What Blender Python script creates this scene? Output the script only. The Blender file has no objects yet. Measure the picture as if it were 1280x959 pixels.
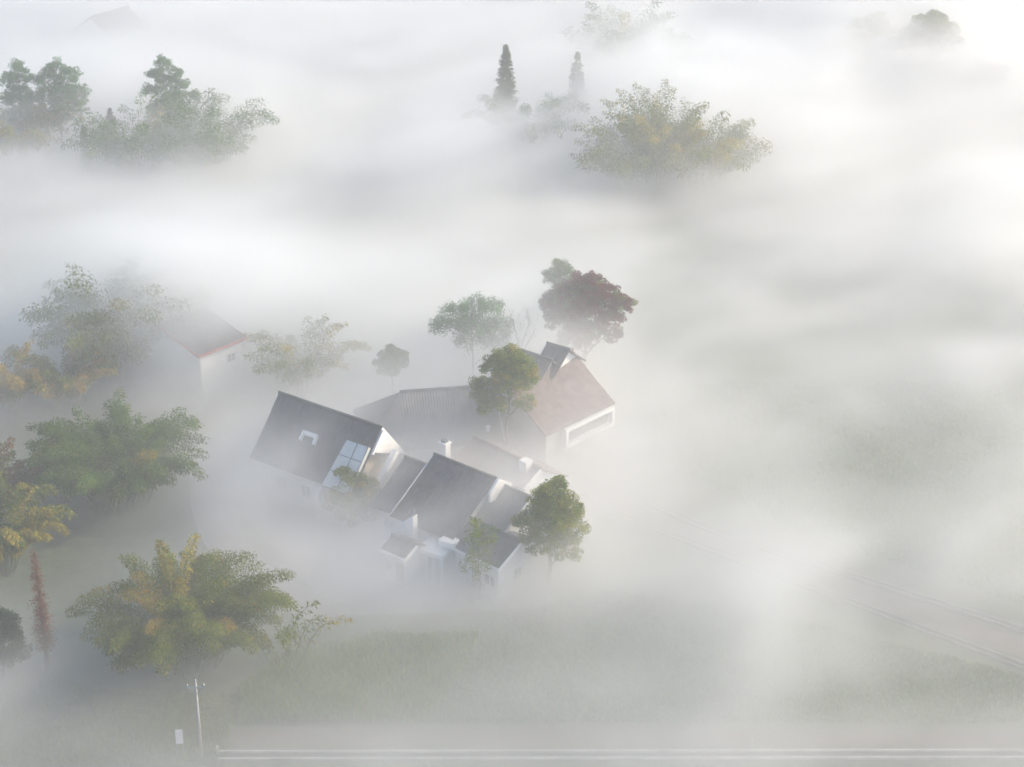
import bpy, math, random
import numpy as np
from mathutils import Vector

R = math.radians
sc = bpy.context.scene
COL = sc.collection
rng = np.random.default_rng(7)
random.seed(7)

# ------------------------------------------------------------------ camera (a drone 80 m up, looking down 25 degrees)
PITCH, HFOV, CAMH = R(25), R(30), 80.0
F = 640 / math.tan(HFOV / 2)
SP, CP = math.sin(PITCH), math.cos(PITCH)


def P(px, py, z=0.0):
    """ground plan position of a spot seen in the photograph at height z"""
    u = (px - 640) / F
    v = (py - 479.5) / F
    t = (z - CAMH) / -(SP + v * CP)
    return (u * t, (CP - v * SP) * t, z)


cam = bpy.data.objects.new('camera', bpy.data.cameras.new('camera'))
COL.objects.link(cam)
cam.data.sensor_fit = 'HORIZONTAL'
cam.data.angle = HFOV
cam.location = (0, 0, CAMH)
cam.rotation_euler = (R(90) - PITCH, 0, 0)
cam.data.clip_end = 8000
sc.camera = cam

# ------------------------------------------------------------------ light
AZ, EL = R(76), R(31)
world = bpy.data.worlds.new('World')
sc.world = world
world.use_nodes = True
wn = world.node_tree
sky = wn.nodes.new('ShaderNodeTexSky')
sky.sky_type = 'NISHITA'
sky.sun_disc = False
sky.sun_elevation = EL
sky.sun_rotation = AZ
sky.ozone_density = 2.3
sky.dust_density = 0.3
wn.links.new(sky.outputs[0], wn.nodes['Background'].inputs[0])
wn.nodes['Background'].inputs[1].default_value = 0.15
sun = bpy.data.objects.new('sun', bpy.data.lights.new('sun', 'SUN'))
COL.objects.link(sun)
sun.data.energy = 5.0
sun.data.angle = R(0.5)
sun.data.color = (1.0, 0.81, 0.57)
SUND = Vector((math.sin(AZ) * math.cos(EL), math.cos(AZ) * math.cos(EL), math.sin(EL)))
sun.rotation_euler = SUND.to_track_quat('Z', 'Y').to_euler()

# ------------------------------------------------------------------ materials


def new_mat(name):
    m = bpy.data.materials.new(name)
    m.use_nodes = True
    return m, m.node_tree, m.node_tree.nodes['Principled BSDF']


def plain(name, c, rough=0.8, var=0.0, scale=3.0, bump=0.0, metallic=0.0):
    m, nt, b = new_mat(name)
    b.inputs['Base Color'].default_value = (*c, 1)
    b.inputs['Roughness'].default_value = rough
    b.inputs['Metallic'].default_value = metallic
    if var:
        tc = nt.nodes.new('ShaderNodeTexCoord')
        no = nt.nodes.new('ShaderNodeTexNoise')
        no.inputs['Scale'].default_value = scale
        no.inputs['Detail'].default_value = 6
        no.inputs['Roughness'].default_value = 0.65
        nt.links.new(tc.outputs['Object'], no.inputs['Vector'])
        mx = nt.nodes.new('ShaderNodeMix')
        mx.data_type = 'RGBA'
        mx.inputs[6].default_value = (*[x * (1 - var) for x in c], 1)
        mx.inputs[7].default_value = (*[min(x * (1 + var), 0.9) for x in c], 1)
        rp = nt.nodes.new('ShaderNodeMapRange')
        rp.inputs['From Min'].default_value = 0.3
        rp.inputs['From Max'].default_value = 0.7
        nt.links.new(no.outputs[0], rp.inputs[0])
        nt.links.new(rp.outputs[0], mx.inputs[0])
        nt.links.new(mx.outputs[2], b.inputs['Base Color'])
        if bump:
            bp = nt.nodes.new('ShaderNodeBump')
            bp.inputs['Strength'].default_value = bump
            bp.inputs['Distance'].default_value = 0.05
            nt.links.new(no.outputs[0], bp.inputs['Height'])
            nt.links.new(bp.outputs[0], b.inputs['Normal'])
    return m


M_DARK_TILE = plain('dark_roof_tile', (0.050, 0.054, 0.066), 0.6, 0.55, 1.2, 0.4)
M_GREY_TILE = plain('grey_roof_tile', (0.088, 0.082, 0.088), 0.7, 0.55, 1.2, 0.4)
M_RED_LIT_TILE = plain('reddish_and_warm_lit_tile', (0.165, 0.112, 0.105), 0.75, 0.55, 1.4, 0.4)  # on the court and right-hand roofs this colour carries the pink of the light
M_RED_TRIM = plain('red_tile_trim', (0.36, 0.09, 0.085), 0.6, 0.2, 2.0)
M_WHITE = plain('white_plaster', (0.74, 0.74, 0.73), 0.8, 0.10, 0.8, 0.1)
M_CREAM = plain('cream_plaster', (0.50, 0.48, 0.45), 0.85, 0.14, 0.8, 0.1)
M_FRAME = plain('white_painted_timber', (0.80, 0.80, 0.79), 0.5, 0.05, 2)
M_GLASS = plain('dark_window_glass', (0.035, 0.045, 0.055), 0.08)
M_PALEGLASS = plain('pale_blue_glazing', (0.55, 0.58, 0.58), 0.6, 0.10, 0.7)
M_CURTAIN = plain('beige_curtain', (0.50, 0.40, 0.31), 0.9, 0.15, 2)
M_MULLION = plain('grey_mullion', (0.12, 0.13, 0.15), 0.5)
M_WOOD = plain('timber', (0.14, 0.09, 0.06), 0.8, 0.25, 3)
M_CONC = plain('concrete', (0.34, 0.33, 0.32), 0.9, 0.22, 1.2, 0.3)
M_PALECONC = plain('pale_concrete', (0.46, 0.45, 0.43), 0.9, 0.35, 0.7, 0.3)
M_OLDCONC = plain('mossy_concrete', (0.23, 0.23, 0.205), 0.9, 0.5, 0.5, 0.3)
M_ASPHALT = plain('asphalt', (0.062, 0.060, 0.060), 0.9, 0.25, 0.8, 0.3)
M_PAVE = plain('pale_paving', (0.20, 0.19, 0.185), 0.9, 0.2, 0.7, 0.3)
M_EARTH = plain('bare_earth', (0.085, 0.075, 0.062), 0.95, 0.35, 0.5, 0.5)
M_TRACK = plain('packed_dirt', (0.125, 0.110, 0.092), 0.95, 0.4, 0.6, 0.5)
M_WATER = plain('ditch_water', (0.03, 0.04, 0.04), 0.1)
M_METAL = plain('galvanised_metal', (0.42, 0.43, 0.44), 0.4, 0.1, 4, 0, 0.7)
M_CERAMIC = plain('grey_porcelain', (0.30, 0.30, 0.30), 0.25)
M_BARK = plain('bark', (0.10, 0.075, 0.055), 0.95, 0.35, 5, 0.5)
M_PALEBARK = plain('pale_bark', (0.20, 0.175, 0.15), 0.95, 0.3, 5, 0.5)
M_CULM = plain('bamboo_culm', (0.13, 0.14, 0.05), 0.6, 0.3, 3)


def leaf_material():
    m = bpy.data.materials.new('leaves')
    m.use_nodes = True
    nt = m.node_tree
    nt.nodes.clear()
    out = nt.nodes.new('ShaderNodeOutputMaterial')
    at = nt.nodes.new('ShaderNodeAttribute')
    at.attribute_name = 'leaf_colour'
    d = nt.nodes.new('ShaderNodeBsdfDiffuse')
    t = nt.nodes.new('ShaderNodeBsdfTranslucent')
    mx = nt.nodes.new('ShaderNodeMixShader')
    mx.inputs[0].default_value = 0.42
    nt.links.new(at.outputs['Color'], d.inputs['Color'])
    nt.links.new(at.outputs['Color'], t.inputs['Color'])
    nt.links.new(d.outputs[0], mx.inputs[1])
    nt.links.new(t.outputs[0], mx.inputs[2])
    nt.links.new(mx.outputs[0], out.inputs['Surface'])
    return m


M_LEAF = leaf_material()

# ------------------------------------------------------------------ object helpers


def tag(o, label=None, cat=None, group=None, kind=None):
    if label:
        o['label'] = label
    if cat:
        o['category'] = cat
    if group:
        o['group'] = group
    if kind:
        o['kind'] = kind
    return o


def empty(name, loc, rz=0.0, label=None, cat=None, group=None):
    o = bpy.data.objects.new(name, None)
    COL.objects.link(o)
    o.location = loc
    o.rotation_euler = (0, 0, rz)
    o.empty_display_size = 0.5
    return tag(o, label, cat, group)


def link(name, me, mat, parent=None):
    if mat is not None:
        me.materials.append(mat)
    o = bpy.data.objects.new(name, me)
    COL.objects.link(o)
    if parent is not None:
        o.parent = parent
    return o


class MB:
    """collects faces; build() links them as one mesh object"""

    def __init__(self):
        self.v, self.f = [], []

    def add(self, vs, fs):
        n = len(self.v)
        self.v += [tuple(map(float, p)) for p in vs]
        self.f += [tuple(i + n for i in q) for q in fs]
        return self

    def hexa(self, a):
        """eight corners: bottom ring of four, then top ring of four"""
        return self.add(a, [(3, 2, 1, 0), (4, 5, 6, 7), (0, 1, 5, 4), (1, 2, 6, 5), (2, 3, 7, 6), (3, 0, 4, 7)])

    def box(self, c, s):
        x, y, z = c
        a, b, d = s[0] / 2, s[1] / 2, s[2] / 2
        return self.hexa([(x - a, y - b, z - d), (x + a, y - b, z - d), (x + a, y + b, z - d), (x - a, y + b, z - d),
                          (x - a, y - b, z + d), (x + a, y - b, z + d), (x + a, y + b, z + d), (x - a, y + b, z + d)])

    def bar(self, p, q, w, h, up=(0, 0, 1)):
        """rectangular bar from p to q, w across, h along the up direction"""
        p, q = Vector(p), Vector(q)
        d = (q - p).normalized()
        s = d.cross(Vector(up))
        if s.length < 1e-4:
            s = d.cross(Vector((1, 0, 0)))
        s.normalize()
        u = s.cross(d).normalized()
        s, u = s * w / 2, u * h / 2
        return self.hexa([p - s - u, p + s - u, q + s - u, q - s - u, p - s + u, p + s + u, q + s + u, q - s + u])

    def tube(self, pts, rad, n=6):
        """tapered tube through pts"""
        rings = []
        k = len(pts)
        base = len(self.v)
        for i, p in enumerate(pts):
            p = Vector(p)
            a = Vector(pts[max(i - 1, 0)])
            b = Vector(pts[min(i + 1, k - 1)])
            d = (b - a).normalized()
            s = d.cross(Vector((0.31, 0.95, 0.05)))
            if s.length < 1e-3:
                s = d.cross(Vector((1, 0, 0)))
            s.normalize()
            u = s.cross(d)
            for j in range(n):
                t = 2 * math.pi * j / n
                self.v.append(tuple(p + (s * math.cos(t) + u * math.sin(t)) * rad[i]))
        for i in range(k - 1):
            for j in range(n):
                j2 = (j + 1) % n
                self.f.append((base + i * n + j, base + i * n + j2, base + (i + 1) * n + j2, base + (i + 1) * n + j))
        self.f.append(tuple(base + j for j in reversed(range(n))))
        self.f.append(tuple(base + (k - 1) * n + j for j in range(n)))
        return self

    def prism(self, poly, y0, y1, axis='x'):
        """extrude a closed polygon (two coordinates) along an axis"""
        n = len(poly)
        def at(p, t):
            return (t, p[0], p[1]) if axis == 'x' else ((p[0], t, p[1]) if axis == 'y' else (p[0], p[1], t))
        vs = [at(p, y0) for p in poly] + [at(p, y1) for p in poly]
        fs = [tuple(range(n))[::-1], tuple(range(n, 2 * n))]
        fs += [(i, (i + 1) % n, (i + 1) % n + n, i + n) for i in range(n)]
        return self.add(vs, fs)

    def build(self, name, mat, parent=None, smooth=False):
        me = bpy.data.meshes.new(name)
        me.from_pydata(self.v, [], self.f)
        me.update()
        o = link(name, me, mat, parent)
        if smooth:
            for p in me.polygons:
                p.use_smooth = True
        return o


# ------------------------------------------------------------------ foliage


def leaf_mesh(name, cen, axis, side, length, width, colour):
    """one diamond-shaped, slightly folded leaf per row"""
    n = len(cen)
    a = axis * length[:, None]
    b = side * width[:, None]
    nrm = np.cross(axis, side)
    v = np.empty((n, 4, 3))
    v[:, 0] = cen - a * 0.5
    v[:, 1] = cen + b * 0.5 + nrm * (width * 0.15)[:, None]
    v[:, 2] = cen + a * 0.5
    v[:, 3] = cen - b * 0.5 + nrm * (width * 0.15)[:, None]
    me = bpy.data.meshes.new(name)
    me.vertices.add(n * 4)
    me.vertices.foreach_set('co', v.reshape(-1))
    me.loops.add(n * 4)
    me.loops.foreach_set('vertex_index', np.arange(n * 4, dtype=np.int32))
    me.polygons.add(n)
    me.polygons.foreach_set('loop_start', np.arange(0, n * 4, 4, dtype=np.int32))
    me.polygons.foreach_set('loop_total', np.full(n, 4, dtype=np.int32))
    at = me.attributes.new('leaf_colour', 'FLOAT_COLOR', 'POINT')
    c = np.ones((n, 4, 4))
    c[:, :, :3] = colour[:, None, :]
    at.data.foreach_set('color', c.reshape(-1))
    me.update()
    me.validate()
    return me


def unit(v):
    return v / np.maximum(np.linalg.norm(v, axis=1, keepdims=True), 1e-6)


def rand_unit(n):
    return unit(rng.normal(size=(n, 3)))


def leaf_frames(n, bias, amount):
    """random leaf axes pulled towards a direction"""
    ax = unit(rand_unit(n) + bias * amount)
    sd = unit(np.cross(ax, rand_unit(n)))
    return ax, sd


def pick_colour(n, pal, spread=0.22):
    pal = np.array(pal)
    c = pal[rng.integers(0, len(pal), n)]
    return np.clip(c * (1 + rng.normal(0, spread, (n, 1))), 0.004, 0.6)


GREEN = [(0.085, 0.160, 0.030), (0.105, 0.180, 0.034), (0.065, 0.130, 0.030)]
FRESH = [(0.185, 0.245, 0.036), (0.140, 0.210, 0.034), (0.220, 0.255, 0.040)]
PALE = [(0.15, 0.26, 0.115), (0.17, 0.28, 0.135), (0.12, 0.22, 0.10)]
OLIVE = [(0.150, 0.185, 0.032), (0.190, 0.205, 0.034), (0.115, 0.155, 0.030)]
GOLD = [(0.34, 0.290, 0.042), (0.29, 0.265, 0.040), (0.38, 0.270, 0.045)]
ORANGE = [(0.42, 0.210, 0.055), (0.36, 0.200, 0.050)]
MAROON = [(0.170, 0.036, 0.036), (0.210, 0.050, 0.044), (0.125, 0.034, 0.032), (0.140, 0.060, 0.032)]
RUST = [(0.30, 0.105, 0.055), (0.25, 0.090, 0.050), (0.20, 0.092, 0.055)]
DEEP = [(0.030, 0.052, 0.026), (0.036, 0.060, 0.026)]


def bamboo_meshes(radius, height, plumes, seed, pal, accents, accent_share, leaves=330, lean=1.0, leafsize=0.42, fat=1.0):
    """a clump of arching culms, each ending in a drooping plume of leaves"""
    global rng
    keep = rng
    rng = np.random.default_rng(seed)
    culm = MB()
    C, A, S, LN, WD, CL = [], [], [], [], [], []
    for k in range(plumes):
        th = rng.uniform(0, 2 * math.pi)
        rr = math.sqrt(rng.uniform(0, 1))
        out = np.array([math.cos(th), math.sin(th), 0])
        base = out * rr * radius * 0.42
        ln = height * rng.uniform(0.70, 1.10) * (1.0 - 0.08 * rr) * 1.08
        a0 = R(3 + 19 * rr) * lean
        a1 = R(rng.uniform(35, 75) + 60 * rr) * lean
        pts = [base]
        NS = 16
        p = base.copy()
        th2 = th + rng.normal(0, 0.8)
        dirn = np.array([math.cos(th2), math.sin(th2), 0])
        for i in range(NS):
            s = (i + 0.5) / NS
            al = a0 + a1 * s ** 2.6
            p = p + (dirn * math.sin(al) + np.array([0, 0, 1]) * math.cos(al)) * ln / NS
            pts.append(p.copy())
        pts = np.array(pts)
        culm.tube([tuple(q) for q in pts[::3]] + [tuple(pts[-1])], [0.055, 0.05, 0.04, 0.03, 0.02, 0.012, 0.006][:len(pts[::3]) + 1], 4)
        acc = rng.uniform() < accent_share
        pl = accents if acc else pal
        tone = rng.normal(1, 0.14)
        n = int(leaves * rng.uniform(0.8, 1.2))
        s = 0.34 + 0.66 * rng.uniform(0, 1, n) ** 0.75
        fi = s * NS
        i0 = np.clip(fi.astype(int), 0, NS - 1)
        fr = (fi - i0)[:, None]
        cen = pts[i0] * (1 - fr) + pts[i0 + 1] * fr
        tang = unit(pts[i0 + 1] - pts[i0])
        w = fat * min(0.80, max(0.55, radius * 0.14)) * (0.45 + 0.75 * np.sin(math.pi * np.clip((s - 0.25) / 0.80, 0, 1)) ** 0.8)
        off = rand_unit(n) * (rng.uniform(0.25, 1, n) ** 0.5 * w)[:, None]
        off[:, 2] *= 0.75
        # gather the leaves into tufts along the culm
        tuft = np.sin(s * 34 + k)[:, None] * 0.10 * radius * 0.12
        cen = cen + off + tang * tuft - np.array([0, 0, 1]) * (w * 0.25)[:, None]
        bias = unit(off) * 0.7 + np.array([0, 0, -0.8]) + tang * 0.5
        ax, sd = leaf_frames(n, bias, 1.5)
        C.append(cen); A.append(ax); S.append(sd)
        LN.append(leafsize * rng.uniform(0.7, 1.25, n)); WD.append(leafsize * 0.32 * rng.uniform(0.7, 1.2, n))
        c = pick_colour(n, pl, 0.12) * tone
        if not acc and accent_share > 0:      # accent colour at the very tip stands in for sunlit tips
            tip = (s > 0.92) & (rng.uniform(size=n) < 0.45 * min(1, accent_share * 2))
            c[tip] = pick_colour(int(tip.sum()), accents, 0.2)
        CL.append(np.clip(c, 0.004, 0.6))
    me = leaf_mesh('crown', np.concatenate(C), np.concatenate(A), np.concatenate(S), np.concatenate(LN), np.concatenate(WD), np.concatenate(CL))
    rng = keep
    return culm, me


def add_tree(name, loc, rz, trunk, trunk_mat, crown_me, label, cat, group=None, scale=1.0):
    r = empty(name, (loc[0], loc[1], 0), rz, label, cat, group)
    r.scale = (scale,) * 3
    if isinstance(trunk, MB):
        trunk.build('trunk', trunk_mat, r, True)
    elif trunk is not None:
        o = bpy.data.objects.new('trunk', trunk)
        COL.objects.link(o)
        o.parent = r
    if crown_me is not None:
        if not crown_me.materials:
            crown_me.materials.append(M_LEAF)
        o = bpy.data.objects.new('crown', crown_me)
        COL.objects.link(o)
        o.parent = r
    return r


def top_at(px, py, h):
    x, y, _ = P(px, py, h)
    return (x, y)


def limb_path(a, b, k=6, sag=0.08, wob=0.05):
    a, b = np.array(a, float), np.array(b, float)
    L = np.linalg.norm(b - a)
    out = []
    for i in range(k + 1):
        t = i / k
        p = a + (b - a) * t
        p[2] += math.sin(t * math.pi) * L * sag
        if 0 < i < k:
            p += rng.normal(0, wob * L * 0.4, 3)
        out.append(tuple(p))
    return out


def broadleaf_meshes(height, lobes, seed, pal, trunk_r=0.22, clump_r=0.62, per_clump=150, density=1.0, leafsize=0.26,
                     warm=None, warm_share=0.0, lean=(0, 0), crown_base=None, weep=0.0):
    """trunk, limbs to every lobe, twigs to every clump, leaves on the clumps. lobes: (x, y, z, rx, rz)"""
    global rng
    keep = rng
    rng = np.random.default_rng(seed)
    tb = MB()
    top = np.array([lean[0], lean[1], height * 0.9])
    cb = crown_base if crown_base else min(l[2] - l[4] for l in lobes) + 0.3
    tp = limb_path((0, 0, -0.2), top, 9, 0.0, 0.02)
    tb.tube(tp, [trunk_r * (1.25 if i == 0 else 1.0 - 0.09 * i) for i in range(10)], 8)
    tp = np.array(tp)
    C, A, S, LN, WD, CL = [], [], [], [], [], []
    for lx, ly, lz, rx, rz in lobes:
        c0 = np.array([lx, ly, lz])
        zstart = np.clip(lz - 0.9 * rz - 0.5 * math.hypot(lx, ly), cb * 0.5, height * 0.8)
        i = int(np.argmin(np.abs(tp[:, 2] - zstart)))
        st = tp[i]
        hub = c0 - np.array([0, 0, rz * 0.35])
        tb.tube(limb_path(st, hub, 5, 0.05, 0.06), [trunk_r * 0.5, trunk_r * 0.42, trunk_r * 0.34, trunk_r * 0.28, trunk_r * 0.22, trunk_r * 0.16], 5)
        nc = max(6, int(density * 4.6 * (rx * rx * rz) ** (2 / 3) / clump_r ** 2))
        for k in range(nc):
            u = rand_unit(1)[0]
            if u[2] < -0.55:
                u[2] *= -0.5
            q = c0 + u * np.array([rx, rx, rz]) * rng.uniform(0.45, 1.0) ** 0.6
            if k % 2 == 0:
                tb.tube(limb_path(hub, q, 3, 0.04, 0.08), [trunk_r * 0.15, trunk_r * 0.11, trunk_r * 0.08, trunk_r * 0.04], 4)
            r = clump_r * rng.uniform(0.65, 1.3)
            n = int(per_clump * (r / clump_r) ** 2 * rng.uniform(0.7, 1.2))
            d = rand_unit(n)
            off = d * (r * rng.uniform(0.1, 1, n) ** 0.45)[:, None]
            off[:, 2] *= 0.72
            if weep:
                off[:, 2] -= weep * rng.uniform(0, 1, n) ** 1.5 * r * 2.0
            bias = d * 0.7 + np.array([0, 0, -0.35 - weep])
            ax, sd = leaf_frames(n, bias, 0.9)
            C.append(q + off); A.append(ax); S.append(sd)
            LN.append(leafsize * rng.uniform(0.7, 1.3, n)); WD.append(leafsize * 0.55 * rng.uniform(0.7, 1.2, n))
            pl = warm if (warm is not None and rng.uniform() < warm_share) else pal
            CL.append(np.clip(pick_colour(n, pl, 0.2) * rng.normal(1, 0.16), 0.004, 0.6))
    me = leaf_mesh('crown', np.concatenate(C), np.concatenate(A), np.concatenate(S), np.concatenate(LN), np.concatenate(WD), np.concatenate(CL))
    rng = keep
    return tb, me


def conifer_meshes(height, radius, seed, pal, leaves=9000, leafsize=0.3, base=0.12, droop=0.25, density_gap=0.0):
    global rng
    keep = rng
    rng = np.random.default_rng(seed)
    tb = MB()
    tb.tube([(0, 0, -0.2), (0.02, 0, height * 0.5), (0, 0.02, height)], [0.2, 0.12, 0.02], 7)
    C, A, S, LN, WD, CL = [], [], [], [], [], []
    nb = int(height * 34)
    for k in range(nb):
        t = rng.uniform(0, 1) ** 1.25
        z = height * (base + (1 - base) * t)
        ln = radius * (1 - t) ** 0.75 * rng.uniform(0.65, 1.12) + 0.12
        th = rng.uniform(0, 2 * math.pi)
        o = np.array([math.cos(th), math.sin(th), 0])
        tipp = np.array([0, 0, z]) + o * ln + np.array([0, 0, 1]) * ln * (0.35 - droop)
        st = np.array([0, 0, z])
        tb.tube([tuple(st), tuple((st + tipp) / 2 + np.array([0, 0, 0.05])), tuple(tipp)], [0.035, 0.022, 0.008], 4)
        n = int(leaves / nb * (ln / radius + 0.35))
        s = rng.uniform(0.1, 1, n) ** 0.7
        cen = st + (tipp - st) * s[:, None] + rng.normal(0, 0.10 + 0.09 * (1 - t), (n, 3)) * np.array([1, 1, 0.8])
        ax, sd = leaf_frames(n, o * 0.7 + np.array([0, 0, -0.5]), 0.9)
        C.append(cen); A.append(ax); S.append(sd)
        LN.append(leafsize * rng.uniform(0.6, 1.2, n)); WD.append(leafsize * 0.35 * rng.uniform(0.7, 1.2, n))
        CL.append(np.clip(pick_colour(n, pal, 0.2) * rng.normal(1, 0.12), 0.004, 0.6))
    me = leaf_mesh('crown', np.concatenate(C), np.concatenate(A), np.concatenate(S), np.concatenate(LN), np.concatenate(WD), np.concatenate(CL))
    rng = keep
    return tb, me


def bare_mesh(height, seed):
    rnd = random.Random(seed)
    tb = MB()

    def grow(p, d, ln, r, lvl):
        pts = [tuple(p)]
        rad = [r]
        q = p.copy()
        for i in range(4):
            d = (d + Vector((rnd.gauss(0, 0.10), rnd.gauss(0, 0.10), 0.05))).normalized()
            q = q + d * ln / 4
            pts.append(tuple(q))
            rad.append(r * (1 - 0.13 * (i + 1)))
            if lvl < 4 and i >= (1 if lvl else 2):
                for _ in range(2 if lvl < 2 else 1 + (rnd.random() < 0.6)):
                    s = Vector((rnd.gauss(0, 1), rnd.gauss(0, 1), rnd.gauss(0.35, 0.3))).normalized()
                    grow(q.copy(), (d * 0.85 + s * 0.65).normalized(), ln * rnd.uniform(0.42, 0.62), rad[-1] * 0.55, lvl + 1)
        tb.tube(pts, rad, 6 if lvl < 2 else 3)
    grow(Vector((0, 0, -0.2)), Vector((-0.10, 0, 1)).normalized(), height * 0.58, 0.17, 0)
    return tb


# ------------------------------------------------------------------ houses


def bars_frame(mb, o, u, v, w, h, t, dep, n):
    """rectangular frame of four bars; o = centre, u/v unit directions, n outward"""
    o, u, v, n = Vector(o), Vector(u), Vector(v), Vector(n)
    for s in (-1, 1):
        mb.bar(o + v * s * (h / 2 - t / 2) - u * w / 2, o + v * s * (h / 2 - t / 2) + u * w / 2, dep, t, v)
        mb.bar(o + u * s * (w / 2 - t / 2) - v * (h / 2 - t), o + u * s * (w / 2 - t / 2) + v * (h / 2 - t), dep, t, u)


def add_window(parent, o, u, v, n, w, h, t=0.09, label=None, mid=True, glass=None):
    o, u, v, n = Vector(o), Vector(u), Vector(v), Vector(n)
    mb = MB()
    bars_frame(mb, o + n * 0.05, u, v, w, h, t, 0.14, n)
    if mid:
        mb.bar(o + n * 0.05 - v * (h / 2 - t), o + n * 0.05 + v * (h / 2 - t), 0.10, 0.05, u)
    fr = mb.build('window', M_FRAME, parent)
    if label:
        fr['label'] = label
    pm = MB()
    c = o + n * 0.02
    a, b = u * (w / 2 - t), v * (h / 2 - t)
    k = n * 0.012
    pm.hexa([c - a - b - k, c + a - b - k, c + a + b - k, c - a + b - k, c - a - b + k, c + a - b + k, c + a + b + k, c - a + b + k])
    pm.build('pane', glass or M_GLASS, fr)
    return fr


def corrugated(mb, x0, x1, pe, pr, th=0.10, pitch=0.25, amp=0.026, courses=0.0):
    """tiled slope from eave line pe=(y,z) to ridge line pr=(y,z) between x0 and x1; rows of rounded tiles run up the slope"""
    n = max(8, int((x1 - x0) / pitch * 6))
    L = math.hypot(pr[0] - pe[0], pr[1] - pe[1])
    ny, nz = -(pr[1] - pe[1]) / L, (pr[0] - pe[0]) / L
    if nz < 0:
        ny, nz = -ny, -nz
    rows = max(2, int(L / 0.45))
    base = len(mb.v)
    for i in range(n + 1):
        x = x0 + (x1 - x0) * i / n
        ph = (x - x0) / pitch * 2 * math.pi
        a = amp * math.cos(ph)
        for j in range(rows + 1):
            t = j / rows
            sag = -0.05 * math.sin(math.pi * t) + 0.012 * math.sin(x * 1.3 + j * 2.1) + 0.01 * math.sin(x * 3.7 + j)
            y = pe[0] + (pr[0] - pe[0]) * t + ny * (a + sag)
            z = pe[1] + (pr[1] - pe[1]) * t + nz * (a + sag)
            mb.v.append((x, y, z))
    m = len(mb.v) - base
    for k in range(m):
        x, y, z = mb.v[base + k]
        mb.v.append((x, y - ny * th, z - nz * th))
    r1 = rows + 1
    def idx(i, j, s=0):
        return base + i * r1 + j + s * m
    for i in range(n):
        for j in range(rows):
            mb.f.append((idx(i, j), idx(i + 1, j), idx(i + 1, j + 1), idx(i, j + 1)))
            mb.f.append((idx(i, j, 1), idx(i, j + 1, 1), idx(i + 1, j + 1, 1), idx(i + 1, j, 1)))
        for j in (0, rows):
            mb.f.append((idx(i, j), idx(i, j, 1), idx(i + 1, j, 1), idx(i + 1, j)))
    for i in (0, n):
        for j in range(rows):
            mb.f.append((idx(i, j), idx(i, j + 1), idx(i, j + 1, 1), idx(i, j, 1)))


def house(name, label, p0, p1, zr, fhw, ft, bhw, bt, roof=M_GREY_TILE, wall=M_WHITE, ov=0.45, trim=M_FRAME, ridge=None,
          cat='house', group=None, trims=('fl', 'fr', 'bl', 'br'), windows=(), world=False, eave_trim=None):
    """a gabled house: ridge from p0 to p1 (spots in the photograph at ridge height zr), front slope towards the viewer.
    fhw/bhw: plan width of the front/back slope; ft/bt: their gradients. Local x runs along the ridge, -y is the front."""
    a = p0 if world else P(*p0, zr)
    b = p1 if world else P(*p1, zr)
    ex, ey = b[0] - a[0], b[1] - a[1]
    L = math.hypot(ex, ey)
    rz = math.atan2(ey, ex)
    r = empty(name, ((a[0] + b[0]) / 2, (a[1] + b[1]) / 2, 0), rz, label, cat, group)
    h = L / 2
    zf, zb = zr - fhw * ft, zr - bhw * bt
    g = MB()
    t = 0.14
    yf, yb = -fhw + ov, bhw - ov
    g.prism([(yf, -0.1), (yf, zf + ov * ft - t), (0, zr - t * 1.3), (yb, zb + ov * bt - t), (yb, -0.1)][::-1], -h + ov, h - ov)
    g.build('wall', wall, r)
    rf = MB()
    corrugated(rf, -h, h, (-fhw, zf), (-0.02, zr))
    corrugated(rf, -h, h, (bhw, zb), (0.02, zr))
    ro = rf.build('roof', roof, r, True)
    rc = MB()
    rc.tube([(-h - 0.04, 0, zr + 0.05), (0, 0, zr + 0.02), (h + 0.04, 0, zr + 0.05)], [0.13, 0.13, 0.13], 8)
    rc.build('ridge_cap', ridge or roof, ro, True)
    for k in trims:
        x = (h + 0.035) if k[1] == 'r' else -(h + 0.035)
        y, z, tt = (-fhw, zf, ft) if k[0] == 'f' else (bhw, zb, bt)
        m = MB()
        m.bar((x, y, z - 0.10), (x, 0, zr - 0.10), 0.06, 0.24, (0, 0, 1))
        m.build('verge_board', trim, ro)
    if eave_trim:
        m = MB()
        m.bar((-h, -fhw - 0.03, zf - 0.08), (h, -fhw - 0.03, zf - 0.08), 0.05, 0.26)
        m.build('eave_board', eave_trim, ro)
    for face, u, z, w, hh in windows:
        if face == 'front':
            add_window(r, (u, yf, z), (1, 0, 0), (0, 0, 1), (0, -1, 0), w, hh)
        elif face == 'back':
            add_window(r, (u, yb, z), (-1, 0, 0), (0, 0, 1), (0, 1, 0), w, hh)
        elif face == 'right':
            add_window(r, (h - ov, u, z), (0, 1, 0), (0, 0, 1), (1, 0, 0), w, hh)
        else:
            add_window(r, (-h + ov, u, z), (0, -1, 0), (0, 0, 1), (-1, 0, 0), w, hh)
    return r, h, zf, zb


def door(parent, o, u, n, w=1.0, h=2.1, mat=None):
    o, u, n = Vector(o), Vector(u), Vector(n)
    v = Vector((0, 0, 1))
    m = MB()
    k = n * 0.04
    a = u * w / 2
    m.hexa([o - a - k, o + a - k, o + a + v * h - k, o - a + v * h - k, o - a + k, o + a + k, o + a + v * h + k, o - a + v * h + k])
    d = m.build('door', mat or M_WOOD, parent)
    hd = MB()
    c = o + u * w * 0.36 + v * h * 0.48 + n * 0.07
    hd.bar(c - v * 0.08, c + v * 0.08, 0.03, 0.04, u)
    hd.build('handle', M_METAL, d)
    return d


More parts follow.
